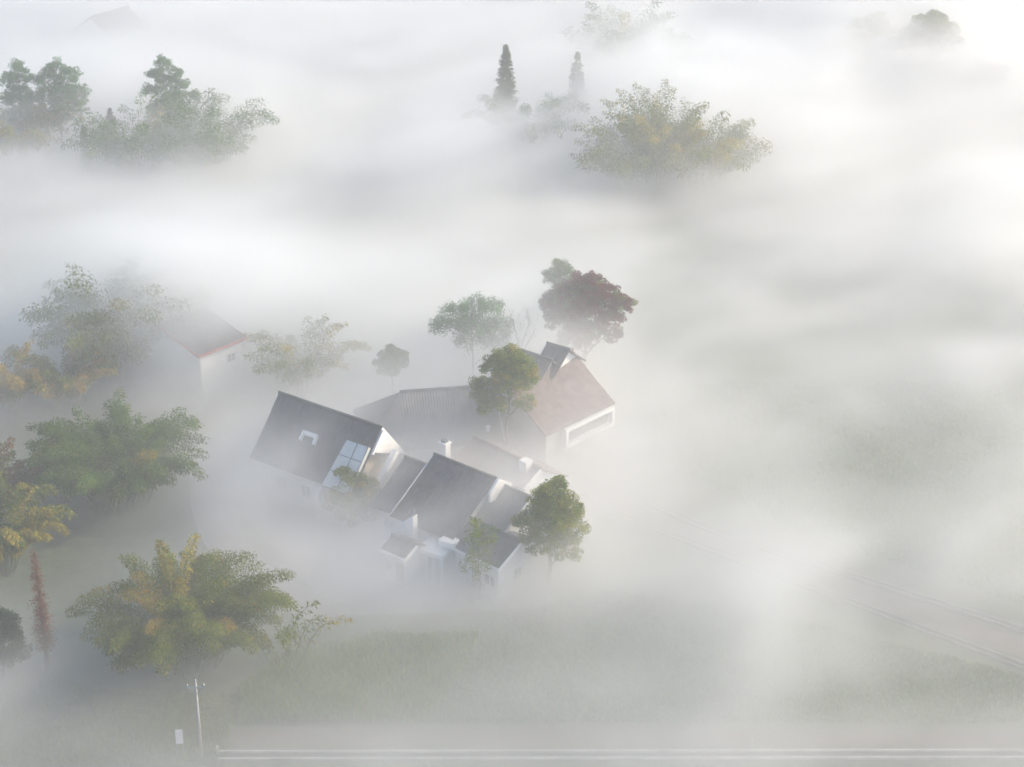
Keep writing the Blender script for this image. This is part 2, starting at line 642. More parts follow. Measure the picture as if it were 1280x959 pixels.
# ================================================================== THE SETTING
def ground_material():
    m, nt, b = new_mat('meadow_ground')
    b.inputs['Roughness'].default_value = 0.95
    tc = nt.nodes.new('ShaderNodeTexCoord')
    def noise(scale, detail, sx=1.0, sy=1.0):
        mp = nt.nodes.new('ShaderNodeMapping')
        mp.inputs['Scale'].default_value = (sx, sy, 1)
        no = nt.nodes.new('ShaderNodeTexNoise')
        no.inputs['Scale'].default_value = scale
        no.inputs['Detail'].default_value = detail
        no.inputs['Roughness'].default_value = 0.65
        nt.links.new(tc.outputs['Object'], mp.inputs[0])
        nt.links.new(mp.outputs[0], no.inputs['Vector'])
        return no.outputs[0]
    def ramp(fac, stops):
        r = nt.nodes.new('ShaderNodeValToRGB')
        el = r.color_ramp.elements
        el[0].position, el[0].color = stops[0][0], (*stops[0][1], 1)
        el[1].position, el[1].color = stops[-1][0], (*stops[-1][1], 1)
        for p, c in stops[1:-1]:
            e = el.new(p)
            e.color = (*c, 1)
        nt.links.new(fac, r.inputs[0])
        return r.outputs[0]
    def mix(fac, a, c, blend='MIX'):
        x = nt.nodes.new('ShaderNodeMix')
        x.data_type = 'RGBA'
        x.blend_type = blend
        for i, s in ((0, fac), (6, a), (7, c)):
            if isinstance(s, (int, float)):
                x.inputs[i].default_value = s
            else:
                nt.links.new(s, x.inputs[i])
        return x.outputs[2]
    big = noise(0.035, 4)
    fine = noise(0.9, 8)
    row = noise(0.35, 5, 0.25, 1.6)
    base = ramp(big, [(0.30, (0.036, 0.060, 0.040)), (0.48, (0.060, 0.085, 0.050)), (0.60, (0.085, 0.100, 0.052)), (0.75, (0.10, 0.085, 0.060))])
    det = ramp(fine, [(0.3, (0.55, 0.55, 0.55)), (0.7, (1.35, 1.35, 1.3))])
    rowc = ramp(row, [(0.35, (0.75, 0.75, 0.75)), (0.65, (1.2, 1.22, 1.2))])
    c = mix(1.0, base, det, 'MULTIPLY')
    c = mix(0.7, c, rowc, 'MULTIPLY')
    nt.links.new(c, b.inputs['Base Color'])
    bp = nt.nodes.new('ShaderNodeBump')
    bp.inputs['Strength'].default_value = 0.6
    bp.inputs['Distance'].default_value = 0.25
    nt.links.new(fine, bp.inputs['Height'])
    nt.links.new(bp.outputs[0], b.inputs['Normal'])
    return m


gm = MB()
gm.add([(-5000, -1500, 0), (5000, -1500, 0), (5000, 9000, 0), (-5000, 9000, 0)], [(0, 1, 2, 3)])
tag(gm.build('ground', ground_material()), kind='structure')


def strip(name, pts, w, z, mat, kind='structure', parent=None, th=0.0):
    """a ribbon on the ground along pts (x, y)"""
    mb = MB()
    pts = [Vector((p[0], p[1], 0)) for p in pts]
    L_, R_ = [], []
    for i, p in enumerate(pts):
        d = (pts[min(i + 1, len(pts) - 1)] - pts[max(i - 1, 0)]).normalized()
        s = Vector((-d.y, d.x, 0)) * w / 2
        L_.append(p + s)
        R_.append(p - s)
    n = len(pts)
    if th:
        vs = [(*v[:2], z) for v in L_] + [(*v[:2], z) for v in R_] + [(*v[:2], z + th) for v in L_] + [(*v[:2], z + th) for v in R_]
        fs = []
        for i in range(n - 1):
            fs += [(2 * n + i, 3 * n + i, 3 * n + i + 1, 2 * n + i + 1), (i, 2 * n + i, 2 * n + i + 1, i + 1), (n + i, n + i + 1, 3 * n + i + 1, 3 * n + i),
                   (i, i + 1, n + i + 1, n + i)]
        fs += [(0, n, 3 * n, 2 * n), (n - 1, 3 * n - 1, 4 * n - 1, 2 * n - 1)]
    else:
        vs = [(*v[:2], z) for v in L_] + [(*v[:2], z) for v in R_]
        fs = [(n + i, n + i + 1, i + 1, i) for i in range(n - 1)]
    mb.add(vs, fs)
    o = mb.build(name, mat, parent)
    if kind:
        o['kind'] = kind
    return o


def offset(pts, d):
    out = []
    pts = [Vector((p[0], p[1], 0)) for p in pts]
    for i, p in enumerate(pts):
        t = (pts[min(i + 1, len(pts) - 1)] - pts[max(i - 1, 0)]).normalized()
        q = p + Vector((-t.y, t.x, 0)) * d
        out.append((q.x, q.y))
    return out


def smooth_path(pts, k=10):
    """Catmull-Rom through pts"""
    P_ = [pts[0]] + list(pts) + [pts[-1]]
    out = []
    for i in range(1, len(P_) - 2):
        a, b, c, d = [np.array(q[:2], float) for q in P_[i - 1:i + 3]]
        for j in range(k):
            t = j / k
            out.append(tuple(0.5 * ((2 * b) + (-a + c) * t + (2 * a - 5 * b + 4 * c - d) * t * t + (-a + 3 * b - 3 * c + d) * t ** 3)))
    out.append(tuple(P_[-2][:2]))
    return out


# a lane at the foot of the picture with a concrete channel along it
lane = [P(-900, 962), P(280, 962), P(2300, 960)]
yl = P(640, 920)[1]
strip('verge', [(-70, yl), (80, yl - 0.4)], 1.7, 0.004, M_EARTH)
strip('road', [(-120, P(640, 985)[1]), (150, P(640, 985)[1] - 0.6)], 4.0, 0.008, M_ASPHALT)


def channel(name, pts, gap, label, group=None, mat=None):
    r = empty(name, (0, 0, 0), 0, label, 'channel', group)
    for s in (-1, 1):
        strip('channel_wall', offset(pts, s * gap / 2), 0.13, -0.15, mat or M_PALECONC, None, r, 0.36)
    strip('channel_bed', pts, gap - 0.18, 0.014, M_WATER, None, r)
    return r


c0, c1 = P(274, 946), P(1285, 945)
channel('irrigation_channel', [c0[:2], (c0[0] * 0.3 + c1[0] * 0.7, c0[1] * 0.3 + c1[1] * 0.7 + 0.05), (c1[0] + 40, c1[1] + 0.2)], 0.85,
        'long straight pale concrete channel running beside the lane in the foreground')
for px, lab in ((272, 'pale concrete post at the end of the foreground channel'), (536, 'short pale post in front of the foreground channel'),
                (940, 'small white marker post standing just behind the foreground channel')):
    x, y, _ = P(px, 957 if px == 536 else (934 if px == 940 else 943))
    b = empty('marker_post', (x, y, 0), 0, lab, 'post')
    m = MB()
    m.box((0, 0, 0.28), (0.14, 0.14, 0.72))
    m.build('shaft', M_PALECONC, b)
    m = MB()
    m.add([(-0.09, -0.09, 0.64), (0.09, -0.09, 0.64), (0.09, 0.09, 0.64), (-0.09, 0.09, 0.64), (0, 0, 0.74)],
          [(3, 2, 1, 0), (0, 1, 4), (1, 2, 4), (2, 3, 4), (3, 0, 4)])
    m.build('cap', M_PALECONC, b)

# the farm road on the right with a ditch on each side
rd = smooth_path([P(690, 585), P(760, 622), P(900, 683), P(1090, 748), P(1290, 818), P(1500, 890)])
rd_up = smooth_path([P(690, 575), P(770, 611), P(900, 668), P(1090, 729), P(1290, 792), P(1500, 858)])
rd_dn = smooth_path([P(690, 594), P(750, 634), P(910, 697), P(1090, 764), P(1290, 838), P(1500, 915)])
mid = [((a[0] + b[0]) / 2, (a[1] + b[1]) / 2) for a, b in zip(rd_up, rd_dn)]
strip('road', mid, 2.5, 0.008, M_TRACK)
channel('irrigation_channel', [(a[0], a[1]) for a in rd_up], 0.62, 'pale concrete channel along the far edge of the farm road', 'channels beside the farm road', M_OLDCONC)
channel('irrigation_channel', [(a[0], a[1]) for a in rd_dn], 0.62, 'pale concrete channel along the near edge of the farm road', 'channels beside the farm road', M_OLDCONC)

# the drive and footpath left of the houses
dr = smooth_path([P(262, 560), P(262, 600), P(266, 640), P(290, 690), P(340, 735), P(420, 770)])
strip('path', dr, 3.0, 0.006, M_PAVE)
strip('kerb', offset(dr, 1.6), 0.12, 0.0, M_CONC, 'structure', None, 0.12)
strip('kerb', offset(dr, -1.6), 0.12, 0.0, M_CONC, 'structure', None, 0.12)
yd = MB()
q = [P(300, 640), P(420, 770), P(690, 760), P(760, 600), P(640, 500), P(420, 520)]
yd.add([(a[0], a[1], 0.0035) for a in q], [tuple(range(6))])
tag(yd.build('courtyard', M_PAVE), kind='structure')

# ================================================================== HOUSES
UP = (0, 0, 1)
# left house with the steep dark roof and the glazed corner
hA, h, zf, zb = house('house', 'house with a steep dark slate-grey roof and glazed corner bay, left of the cluster', (349, 491), (477, 534), 8.0,
                      4.2, 1.12, 3.2, 1.25, M_DARK_TILE, M_WHITE, windows=(('left', -0.6, 4.0, 1.2, 1.0), ('front', -2.5, 1.7, 1.6, 1.3), ('front', 0.3, 1.7, 1.2, 1.3)),
                      trims=('bl', 'br'), ridge=M_DARK_TILE)
# glazed bay: sloped glass above the roof slope at the right end, with mullions and a curtained side
bay = MB()
off = 0.40
x0, x1 = h - 3.0, h - 0.1
def on_slope(x, s, o=off):
    """a point s metres (plan) in front of the ridge, o above the roof"""
    k = math.hypot(1, 1.12)
    return (x, -s - o * 1.12 / k, 8.0 - s * 1.12 + o / k)
gl = MB()
gl.hexa([on_slope(x0, 4.3, 0.05), on_slope(x1, 4.3, 0.05), on_slope(x1, 1.35, 0.05), on_slope(x0 + .5, 1.35, 0.05),
         on_slope(x0, 4.3), on_slope(x1, 4.3), on_slope(x1, 1.35), on_slope(x0 + .5, 1.35)])
go_ = gl.build('glazed_bay', M_PALEGLASS, hA)
mu = MB()
for s in (1.35, 2.3, 3.3, 4.3):
    mu.bar(on_slope(x0 + 0.5 * (4.3 - s) / 2.95, s, off + 0.03), on_slope(x1, s, off + 0.03), 0.05, 0.06)
for x in (x0 + 1.7, x0 + 2.9):
    mu.bar(on_slope(x, 1.35, off + 0.035), on_slope(x, 4.3, off + 0.035), 0.05, 0.06)
mu.build('mullion', M_MULLION, go_)
# gable end: curtained glass below, white gable above, white beam down its edge
gx = h - 0.44
cu = MB()
cu.prism([(-3.4, 0.2), (-1.5, 6.0), (0.2, 5.7), (0.4, 0.2)], gx, gx + 0.06)
cu.build('curtain', M_CURTAIN, hA)
gw = MB()
gw.prism([(-1.55, 6.05), (0.0, 7.75), (2.75, 4.35), (2.6, 4.3)], gx + 0.02, gx + 0.62)
gw.build('gable', M_WHITE, hA)
bm = MB()
bm.bar((gx + 0.70, -1.2, 6.05), (gx + 0.70, 2.7, 4.35), 0.14, 0.12)
bm.build('beam', M_MULLION, hA)
bm = MB()
bm.bar((gx + 1.2, 0.9, 5.6), (gx + 1.2, -2.6, 2.6), 0.5, 0.45)
bm.build('beam', M_FRAME, hA)
# small white dormer light on the front slope
dm = MB()
xd = -0.6
for dx in (-0.75, 0.75):
    dm.bar(on_slope(xd + dx, 2.25, 0.22), on_slope(xd + dx, 1.75, 0.22), 0.20, 0.36)
dm.bar(on_slope(xd - 0.85, 1.75, 0.24), on_slope(xd + 0.85, 1.75, 0.24), 0.22, 0.34)
sl = dm.build('skylight', M_FRAME, hA)
pn = MB()
pn.hexa([on_slope(xd - .66, 2.2, .06), on_slope(xd + .66, 2.2, .06), on_slope(xd + .66, 1.8, .06), on_slope(xd - .66, 1.8, .06),
         on_slope(xd - .66, 2.2, .12), on_slope(xd + .66, 2.2, .12), on_slope(xd + .66, 1.8, .12), on_slope(xd - .66, 1.8, .12)])
pn.build('pane', M_GLASS, sl)
# left porch post and white corner pier
pp = MB()
pp.box((-h + 1.6, -4.05, 1.35), (0.24, 0.24, 2.9))
pp.build('porch_post', M_FRAME, hA)
pp = MB()
pp.prism([(-4.6, 0.0), (-4.6, 2.4), (-3.5, 3.4), (-3.2, 0.0)], h - 3.9, h - 3.4)
pp.build('pier', M_WHITE, hA)

# large low roof behind
hB, h, zf, zb = house('house', 'wide house with a broad low grey roof left of the broccoli-shaped tree', (500, 490), (618, 481), 7.2,
                      5.0, 0.66, 4.5, 0.66, M_GREY_TILE, M_WHITE, trims=('fr', 'br'), windows=(('front', -2, 2.2, 1.6, 1.3), ('front', 1.5, 2.2, 1.6, 1.3)))
# its hipped left end
hp = MB()
zr_ = 7.2
hp.add([(-h + 0.02, 0, zr_), (-h + 0.02, -5.0, zr_ - 3.3), (-h + 0.02, 4.5, zr_ - 2.97), (-h - 3.9, -4.6, 3.6), (-h - 3.9, 4.2, 3.8),
        (-h + 0.02, 0, zr_ - .15), (-h + 0.02, -5.0, zr_ - 3.45), (-h + 0.02, 4.5, zr_ - 3.12), (-h - 3.9, -4.6, 3.45), (-h - 3.9, 4.2, 3.65)],
       [(0, 3, 1), (0, 4, 3), (0, 2, 4), (5, 6, 8), (5, 8, 9), (5, 9, 7), (1, 3, 8, 6), (3, 4, 9, 8), (4, 2, 7, 9), (0, 1, 6, 5), (2, 0, 5, 7)])
hp.build('hip_roof', M_GREY_TILE, hB)
hw = MB()
hw.prism([(-h + .4, -4.3), (-h - 3.5, -4.1), (-h - 3.5, 3.8), (-h + .4, 4.0)], -0.1, 3.5, 'z')
hw.build('wing_wall', M_WHITE, hB)

# front middle house
hC, h, zf, zb = house('house', 'house with a plain grey roof and white stepped gable in the middle of the cluster', (543, 568), (620, 598), 7.0,
                      5.6, 0.62, 3.8, 0.70, M_GREY_TILE, M_WHITE, trims=('fl', 'bl'), windows=(('front', -1.5, 2.0, 1.5, 1.2), ('front', 1.5, 2.0, 1.5, 1.2), ('right', 1.0, 4.7, 0.8, 0.7)))
g = MB()
g.prism([(-1.1, 6.1), (0, 7.0), (1.7, 6.0), (1.7, 5.0), (-1.1, 5.3)], h + 0.05, h + 0.30)
g.build('gable', M_WHITE, hC)
# lower wing on its right
a = P(622, 603, 6.1); b = P(664, 622, 6.1)
hC2, h2, zf, zb = house('annexe', 'lower grey-roofed annexe joined to the right end of the middle house', a, b, 6.1, 4.8, 0.62, 3.0, 0.7, M_GREY_TILE, M_WHITE,
                        trims=('fr', 'br'), world=True, cat='annexe', windows=(('right', -1.0, 2.2, 1.2, 1.2), ('front', 0.2, 1.7, 1.2, 1.2)))
# left wing reaching down to the glazed house
a = P(506, 571, 5.7); b = P(543, 584, 5.7)
hC3, h2, zf, zb = house('annexe', 'lower grey-roofed annexe between the glazed bay and the middle house', a, b, 5.7, 4.6, 0.6, 2.2, 0.7, M_GREY_TILE, M_WHITE,
                        trims=(), world=True, cat='annexe', windows=(('front', 0.0, 1.5, 1.2, 1.1),))
# white chimney between the back and middle roofs
ch = empty('chimney', (*P(556, 566, 5.2)[:2], 0), R(-38), 'white square chimney rising between the broad back roof and the middle roof', 'chimney')
m = MB(); m.box((0, 0, 3.0), (0.75, 0.65, 6.2)); m.build('stack', M_WHITE, ch)
m = MB(); m.box((0, 0, 6.18), (0.9, 0.8, 0.16)); m.build('cap', M_FRAME, ch)
m = MB(); m.box((0, 0, 6.35), (0.5, 0.42, 0.2)); m.build('flue', M_MULLION, ch)

# right-hand house: long slope towards the lower right with the light's pink in its tile colour, white framed strip window in the wall
a = P(628, 476, 8.6); b = P(716, 437, 8.6)
hD, h, zf, zb = house('house', 'large house with a pinkish-lit grey roof and a long white framed window', a, b, 8.6,
                      5.3, 0.70, 4.5, 0.75, M_RED_LIT_TILE, M_CREAM, trims=(), world=True)
y_f = -5.3 + 0.45
wf = MB()
bars_frame(wf, (h - 3.6, y_f - 0.38, 3.75), (1, 0, 0), (0, 0, 1), 6.6, 1.9, 0.32, 0.5, (0, -1, 0))
wo = wf.build('window', M_FRAME, hD)
wo['label'] = 'long white framed strip window'
pm = MB(); pm.box((h - 3.6, y_f - 0.06, 3.75), (6.0, 0.05, 1.3)); pm.build('pane', M_GLASS, wo)
# shaded slate roof behind it, ridge parallel to the left house
hD2, h2, zf, zb = house('house', 'house whose shaded grey roof shows between the broccoli-shaped tree and the bare tree', (652, 438), (690, 450), 9.2, 3.6, 0.85, 3.6, 0.85,
                        M_GREY_TILE, M_WHITE, trims=(), windows=(('left', 0, 5.2, 0.9, 1.0),))
hD3, h3, zf, zb = house('house', 'small house with a pale white gable and dark roof below the dark red tree', (684, 429), (712, 437), 9.6, 2.6, 0.75, 2.8, 0.75,
                        M_DARK_TILE, M_WHITE, trims=('fl', 'bl'), windows=(('left', 0, 6.8, 0.9, 0.9),))

# low roofs round the inner court, pink of the light put into their tile colour
hF, h, zf, zb = house('house', 'low house with a pinkish-lit tiled roof round the inner court, behind the middle house', (592, 546), (676, 586), 5.2, 3.4, 0.55, 3.4, 0.55,
                      M_RED_LIT_TILE, M_WHITE, trims=('fr',), windows=(('right', 0, 2.0, 1.2, 1.2),))
dmr = MB()
dmr.prism([(-0.7, 3.4), (-0.7, 4.6), (0, 5.2), (0.7, 4.6), (0.7, 3.4)], -h - 0.1, -h + 1.2)
dmr.build('dormer', M_WHITE, hF)
dmr = MB(); dmr.box((h - 1.4, -0.4, 5.0), (0.9, 0.8, 1.3)); dmr.build('vent_box', M_WHITE, hF)
ps = empty('chimney', (*P(610, 552, 3.5)[:2], 0), 0.2, 'slender white chimney post beneath the broccoli-shaped tree', 'chimney')
m = MB(); m.box((0, 0, 2.4), (0.28, 0.28, 5.0)); m.build('stack', M_FRAME, ps)
m = MB(); m.box((0, 0, 4.96), (0.40, 0.40, 0.12)); m.build('cap', M_FRAME, ps)

# front low house with white fascia
hE, h, zf, zb = house('house', 'low dark-roofed house with broad white eaves board in front of the cluster', (588, 648), (652, 677), 4.6, 2.7, 0.50, 2.4, 0.5,
                      M_DARK_TILE, M_WHITE, trims=('fr', 'br', 'fl'), eave_trim=M_FRAME, windows=(('front', 1.5, 1.5, 1.2, 1.1), ('front', -1.5, 1.5, 1.2, 1.1), ('right', 0, 1.6, 1.0, 1.1)))
door(hE, (0.0, -2.29, 0.02), (1, 0, 0), (0, -1, 0), 0.9, 2.0)
# white stepped porch at its left
hP = empty('porch', (*P(546, 722)[:2], 0), R(-32), 'white columned porch with stepped flat roofs, left of the low front house', 'porch')
m = MB(); m.box((0, 0, 2.75), (2.6, 2.2, 0.35)); m.build('flat_roof', M_WHITE, hP)
m = MB(); m.box((1.0, 0.55, 3.35), (1.5, 1.2, 0.55)); m.build('parapet', M_WHITE, hP)
for x, y in ((-1.1, -0.9), (-0.35, -0.9), (0.4, -0.9), (1.1, -0.9)):
    m = MB(); m.box((x, y, 1.28), (0.22, 0.22, 2.6)); m.build('column', M_FRAME, hP)
m = MB(); m.box((0, 0.7, 1.28), (2.4, 0.2, 2.58)); m.build('wall', M_WHITE, hP)
# white gable fin on the middle roof
fn = empty('chimney', (*P(514, 668, 3.0)[:2], 0), R(-35), 'white leaning-topped chimney on the front slope of the middle house', 'chimney')
m = MB(); m.prism([(-0.45, 0), (-0.45, 4.2), (0.45, 4.9), (0.45, 0)], -0.3, 0.3, 'y'); m.build('stack', M_WHITE, fn)
m = MB(); m.tube([(0.25, 0, 4.7), (0.32, 0, 5.4)], [0.07, 0.06], 8); m.build('flue', M_METAL, fn)
# low annexe far left of the front
hG, h, zf, zb = house('shed', 'low white-walled shed with a grey roof at the front left of the cluster', (490, 668), (521, 681), 3.5, 1.5, 0.45, 1.5, 0.45,
                      M_GREY_TILE, M_WHITE, ov=0.3, cat='shed', eave_trim=M_FRAME, trims=('fl', 'fr'), windows=(('left', 0, 1.4, 0.7, 0.8), ('front', -0.6, 1.4, 0.7, 0.8)))
door(hG, (0.55, -1.24, 0.02), (1, 0, 0), (0, -1, 0), 0.8, 1.95)

# house with red roof edge at the left, half drowned
hH, h, zf, zb = house('house', 'white house with a weathered grey roof and red eaves beside the misty bamboo', (198, 407), (258, 385), 6.8,
                      6.0, 0.24, 1.0, 0.4, M_GREY_TILE, M_WHITE, trims=('fl', 'fr'), trim=M_RED_TRIM, eave_trim=M_RED_TRIM,
                      windows=(('front', 1.2, 3.7, 1.1, 1.0),))

# far houses
house('house', 'far white-gabled house in the upper left corner', (112, 22), (160, 8), 7.0, 4.5, 0.6, 4.5, 0.6, M_GREY_TILE, M_WHITE, trims=('fr', 'br'), windows=(('right', 0, 3.5, 1.2, 1.2),))
house('house', 'far house with a pinkish tiled roof below the round tree', (1112, 50), (1196, 48), 7.5, 4.8, 0.55, 4.5, 0.55, M_RED_LIT_TILE, M_WHITE, trims=('fr',),
      eave_trim=M_RED_TRIM, windows=(('front', 1, 3.0, 1.5, 1.3), ('front', -2.5, 3.0, 1.5, 1.3), ('right', 0, 3.5, 1.2, 1.2)))
house('house', 'far low house with a reddish roof right of the pinkish one', (1222, 80), (1262, 84), 6.0, 3.2, 0.5, 3.2, 0.5, M_RED_LIT_TILE, M_WHITE, trims=('fl',),
      windows=(('front', 0, 2.0, 1.2, 1.2),))
house('house', 'far grey roof almost lost in the fog, right of the bamboo at the top edge', (952, 42), (982, 44), 6.5, 3.6, 0.5, 3.4, 0.5, M_GREY_TILE, M_WHITE, trims=(), windows=(('front', 0, 2.4, 1.2, 1.2),))

# ================================================================== BAMBOO
BG = 'bamboo clumps standing out of the fog'


def bamboo(px, py, h, radius, plumes, seed, pal, acc, share, label, leaves=330, group=BG, leafsize=0.42, lean=1.0, fat=1.0):
    x, y = top_at(px, py, h)
    culm, me = bamboo_meshes(radius, h, plumes, seed, pal, acc, share, leaves, lean, leafsize, fat)
    return add_tree('bamboo', (x, y), 0, culm, M_CULM, me, label, 'bamboo', group)


bamboo(222, 700, 8.8, 6.6, 96, 11, OLIVE, GOLD + ORANGE[:1], 0.10, 'big olive-green bamboo clump with golden tips behind the utility pole', 760, leafsize=0.25)
bamboo(140, 513, 8.8, 6.6, 84, 12, GREEN + OLIVE[:1], GOLD, 0.05, 'big dark green bamboo clump left of the steep-roofed house', 700, leafsize=0.27)
bamboo(142, 337, 11.0, 5.2, 84, 13, OLIVE, GOLD, 0.05, 'misty grey-green bamboo clump left of the red-eaved house', 320, fat=1.5)
bamboo(8, 424, 7.5, 2.6, 21, 14, OLIVE, ORANGE + GOLD, 0.75, 'orange-tipped bamboo at the left edge, lowest of the row beside the misty clump', 300)
bamboo(74, 428, 7.0, 3.4, 33, 15, OLIVE, ORANGE + GOLD, 0.45, 'rusty-tipped bamboo in front of the misty grey-green clump', 300)
bamboo(372, 398, 7.6, 4.4, 39, 16, OLIVE, GOLD, 0.1, 'thin bamboo with drooping sprays right of the red-eaved house', 170)
bamboo(-10, 604, 8.2, 2.7, 51, 17, OLIVE, GOLD, 0.35, 'golden bamboo at the left edge, above the rust-red conifer', 320)
bamboo(-8, 560, 7.0, 3.4, 30, 18, OLIVE + [(0.15, 0.11, 0.06)], [(0.20, 0.12, 0.06)], 0.3, 'brownish bamboo at the left edge beside the big dark green clump', 260)
bamboo(352, 745, 6.0, 2.6, 9, 19, OLIVE, GOLD, 0.1, 'sparse low bamboo sprays right of the big olive-green clump', 80)
bamboo(10, 112, 10.5, 5.2, 60, 20, OLIVE, GOLD + ORANGE, 0.35, 'golden-green bamboo below the two pale trees, upper left', 260)
bamboo(244, 112, 12.0, 5.2, 70, 21, GREEN, GOLD, 0.03, 'misty green bamboo mass right of the tall thin tree, upper left', 260, fat=1.5)
bamboo(165, 122, 11.0, 4.6, 46, 22, GREEN, GOLD, 0.03, 'misty low bamboo left of the tall thin tree, upper left', 240, fat=1.5)
bamboo(790, 142, 10.5, 4.8, 60, 23, OLIVE, GOLD, 0.02, 'misty bamboo mass left of the golden-topped one, upper middle', 260, fat=1.5)
bamboo(825, 116, 13.0, 3.4, 45, 24, OLIVE, GOLD, 0.4, 'golden-topped bamboo rising above its misty neighbours, upper middle', 300, lean=0.6, fat=1.5)
bamboo(880, 138, 10.5, 5.2, 64, 25, OLIVE, GOLD, 0.10, 'misty bamboo mass right of the golden-topped one, upper middle', 260, fat=1.5)
bamboo(785, 6, 12.0, 6.4, 80, 26, GREEN, GOLD, 0.02, 'far grey bamboo mass at the top edge, above the golden-topped bamboo', 240, leafsize=0.55, fat=1.5)
bamboo(660, 103, 10.5, 4.0, 39, 27, GREEN, GOLD, 0.0, 'misty bamboo beside the pointed conifer', 260, fat=1.5)

# a golden spray standing above the front clump
x, y = top_at(212, 662, 11.0)
culm, me = bamboo_meshes(1.6, 10.6, 3, 31, GOLD, GOLD, 1.0, 420, 0.35, 0.34)
add_tree('bamboo', (x, y), 0, culm, M_CULM, me, 'single tall golden bamboo spray rising behind the big olive-green clump', 'bamboo', BG)

# ================================================================== TREES
def tree(px, py, h, lobes, seed, pal, label, mat=None, group=None, name='tree', slim=1.0, **k):
    lobes = [(a * slim, b * slim, c, d * slim, e) for a, b, c, d, e in lobes]
    x, y = top_at(px, py, h)
    tb, me = broadleaf_meshes(h, lobes, seed, pal, **k)
    return add_tree(name, (x, y), 0, tb, mat or M_BARK, me, label, 'tree', group)


# broccoli-shaped tree in the court
tree(634, 432, 13.0, [(0.2, 0, 11.8, 1.7, 1.2), (-1.3, 0.3, 10.8, 1.5, 1.1), (1.5, -0.2, 10.7, 1.6, 1.3), (0.1, -0.8, 10.1, 1.7, 1.2), (-2.3, 0.2, 9.0, 1.4, 0.9), (-1.5, -0.9, 7.7, 1.6, 1.0), (1.9, 0.6, 9.4, 1.3, 0.9), (0.4, 1.0, 10.9, 1.5, 1.1), (-2.7, -0.2, 8.2, 0.9, 0.7), (1.9, 0, 7.6, 1.1, 0.6), (0.3, -0.4, 9.2, 1.6, 0.9)], 41, FRESH,
     'rounded broccoli-shaped green tree standing in the court among the roofs', warm=GOLD, warm_share=0.14, slim=0.86, clump_r=0.42, per_clump=80, leafsize=0.18, trunk_r=0.2)
# tree at the right of the front house
tree(688, 600, 9.4, [(0.3, 0, 8.4, 1.5, 1.0), (-0.6, 0.2, 7.2, 1.7, 1.2), (1.2, 0, 7.0, 1.7, 1.2), (0.2, -0.9, 6.2, 1.9, 1.2), (-1.9, 0, 5.6, 1.3, 0.9), (1.8, 0.1, 5.2, 1.6, 1.2), (0, 0.9, 6.4, 1.8, 1.3),
                     (-0.8, -0.7, 4.4, 2.0, 1.1), (1.4, -0.5, 3.7, 1.8, 1.0), (-2.9, -0.2, 5.7, 0.6, 0.5)], 42, FRESH,
     'fresh green tree standing right of the low front house', warm=[(0.26, 0.27, 0.042)], warm_share=0.35, slim=0.88, clump_r=0.42, per_clump=80, leafsize=0.18, trunk_r=0.2)
# dark red tree behind the right-hand house
tree(733, 337, 12.6, [(0.2, 0, 11.0, 1.8, 1.4), (-1.5, 0.2, 9.8, 1.8, 1.3), (1.7, 0.1, 9.9, 1.7, 1.3), (0, -0.7, 9.0, 2.0, 1.3), (-3.0, 0, 8.9, 1.5, 1.2), (3.3, 0, 9.0, 1.3, 1.2), (2.2, -0.5, 7.8, 1.5, 1.0), (-2.6, -0.4, 7.4, 1.6, 1.1), (-0.4, -0.6, 6.9, 1.9, 1.0), (0.6, 1.0, 9.4, 1.9, 1.4), (2.2, 0.2, 5.9, 1.5, 0.7), (-0.8, 0, 5.4, 1.9, 0.9), (-1.8, -0.6, 8.6, 1.7, 1.1)], 43, MAROON,
     'dark red-leaved round tree standing behind the right-hand house', clump_r=0.42, per_clump=80, leafsize=0.19, trunk_r=0.25, warm=OLIVE, warm_share=0.12)
tree(700, 324, 12.4, [(0, 0, 11.4, 1.1, 0.9), (-0.6, 0, 10.3, 1.1, 0.9), (0.8, 0, 10.3, 1.0, 0.9), (0.1, 0, 9.0, 1.3, 1.0), (-0.2, 0, 7.6, 1.1, 0.9)], 44, OLIVE + GREEN,
     'slim green tree rising just behind the dark red tree', clump_r=0.45, per_clump=55, leafsize=0.2, trunk_r=0.17)
# pale misty tree with a thin trunk
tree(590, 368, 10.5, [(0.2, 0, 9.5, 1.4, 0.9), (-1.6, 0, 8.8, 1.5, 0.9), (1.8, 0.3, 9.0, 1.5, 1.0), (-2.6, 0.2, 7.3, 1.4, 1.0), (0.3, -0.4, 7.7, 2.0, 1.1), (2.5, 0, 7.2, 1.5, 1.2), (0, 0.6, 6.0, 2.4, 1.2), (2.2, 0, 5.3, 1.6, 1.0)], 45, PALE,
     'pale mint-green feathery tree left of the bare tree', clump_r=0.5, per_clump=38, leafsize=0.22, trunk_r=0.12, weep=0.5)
tree(489, 432, 6.2, [(0, 0, 5.2, 1.2, 0.9), (0.3, 0, 4.2, 1.3, 0.9), (-0.5, 0, 4.0, 1.1, 0.8)], 46, GREEN, 'small round misty tree alone between the bamboo sprays and the pale tree', clump_r=0.5, per_clump=110, leafsize=0.22, trunk_r=0.1)
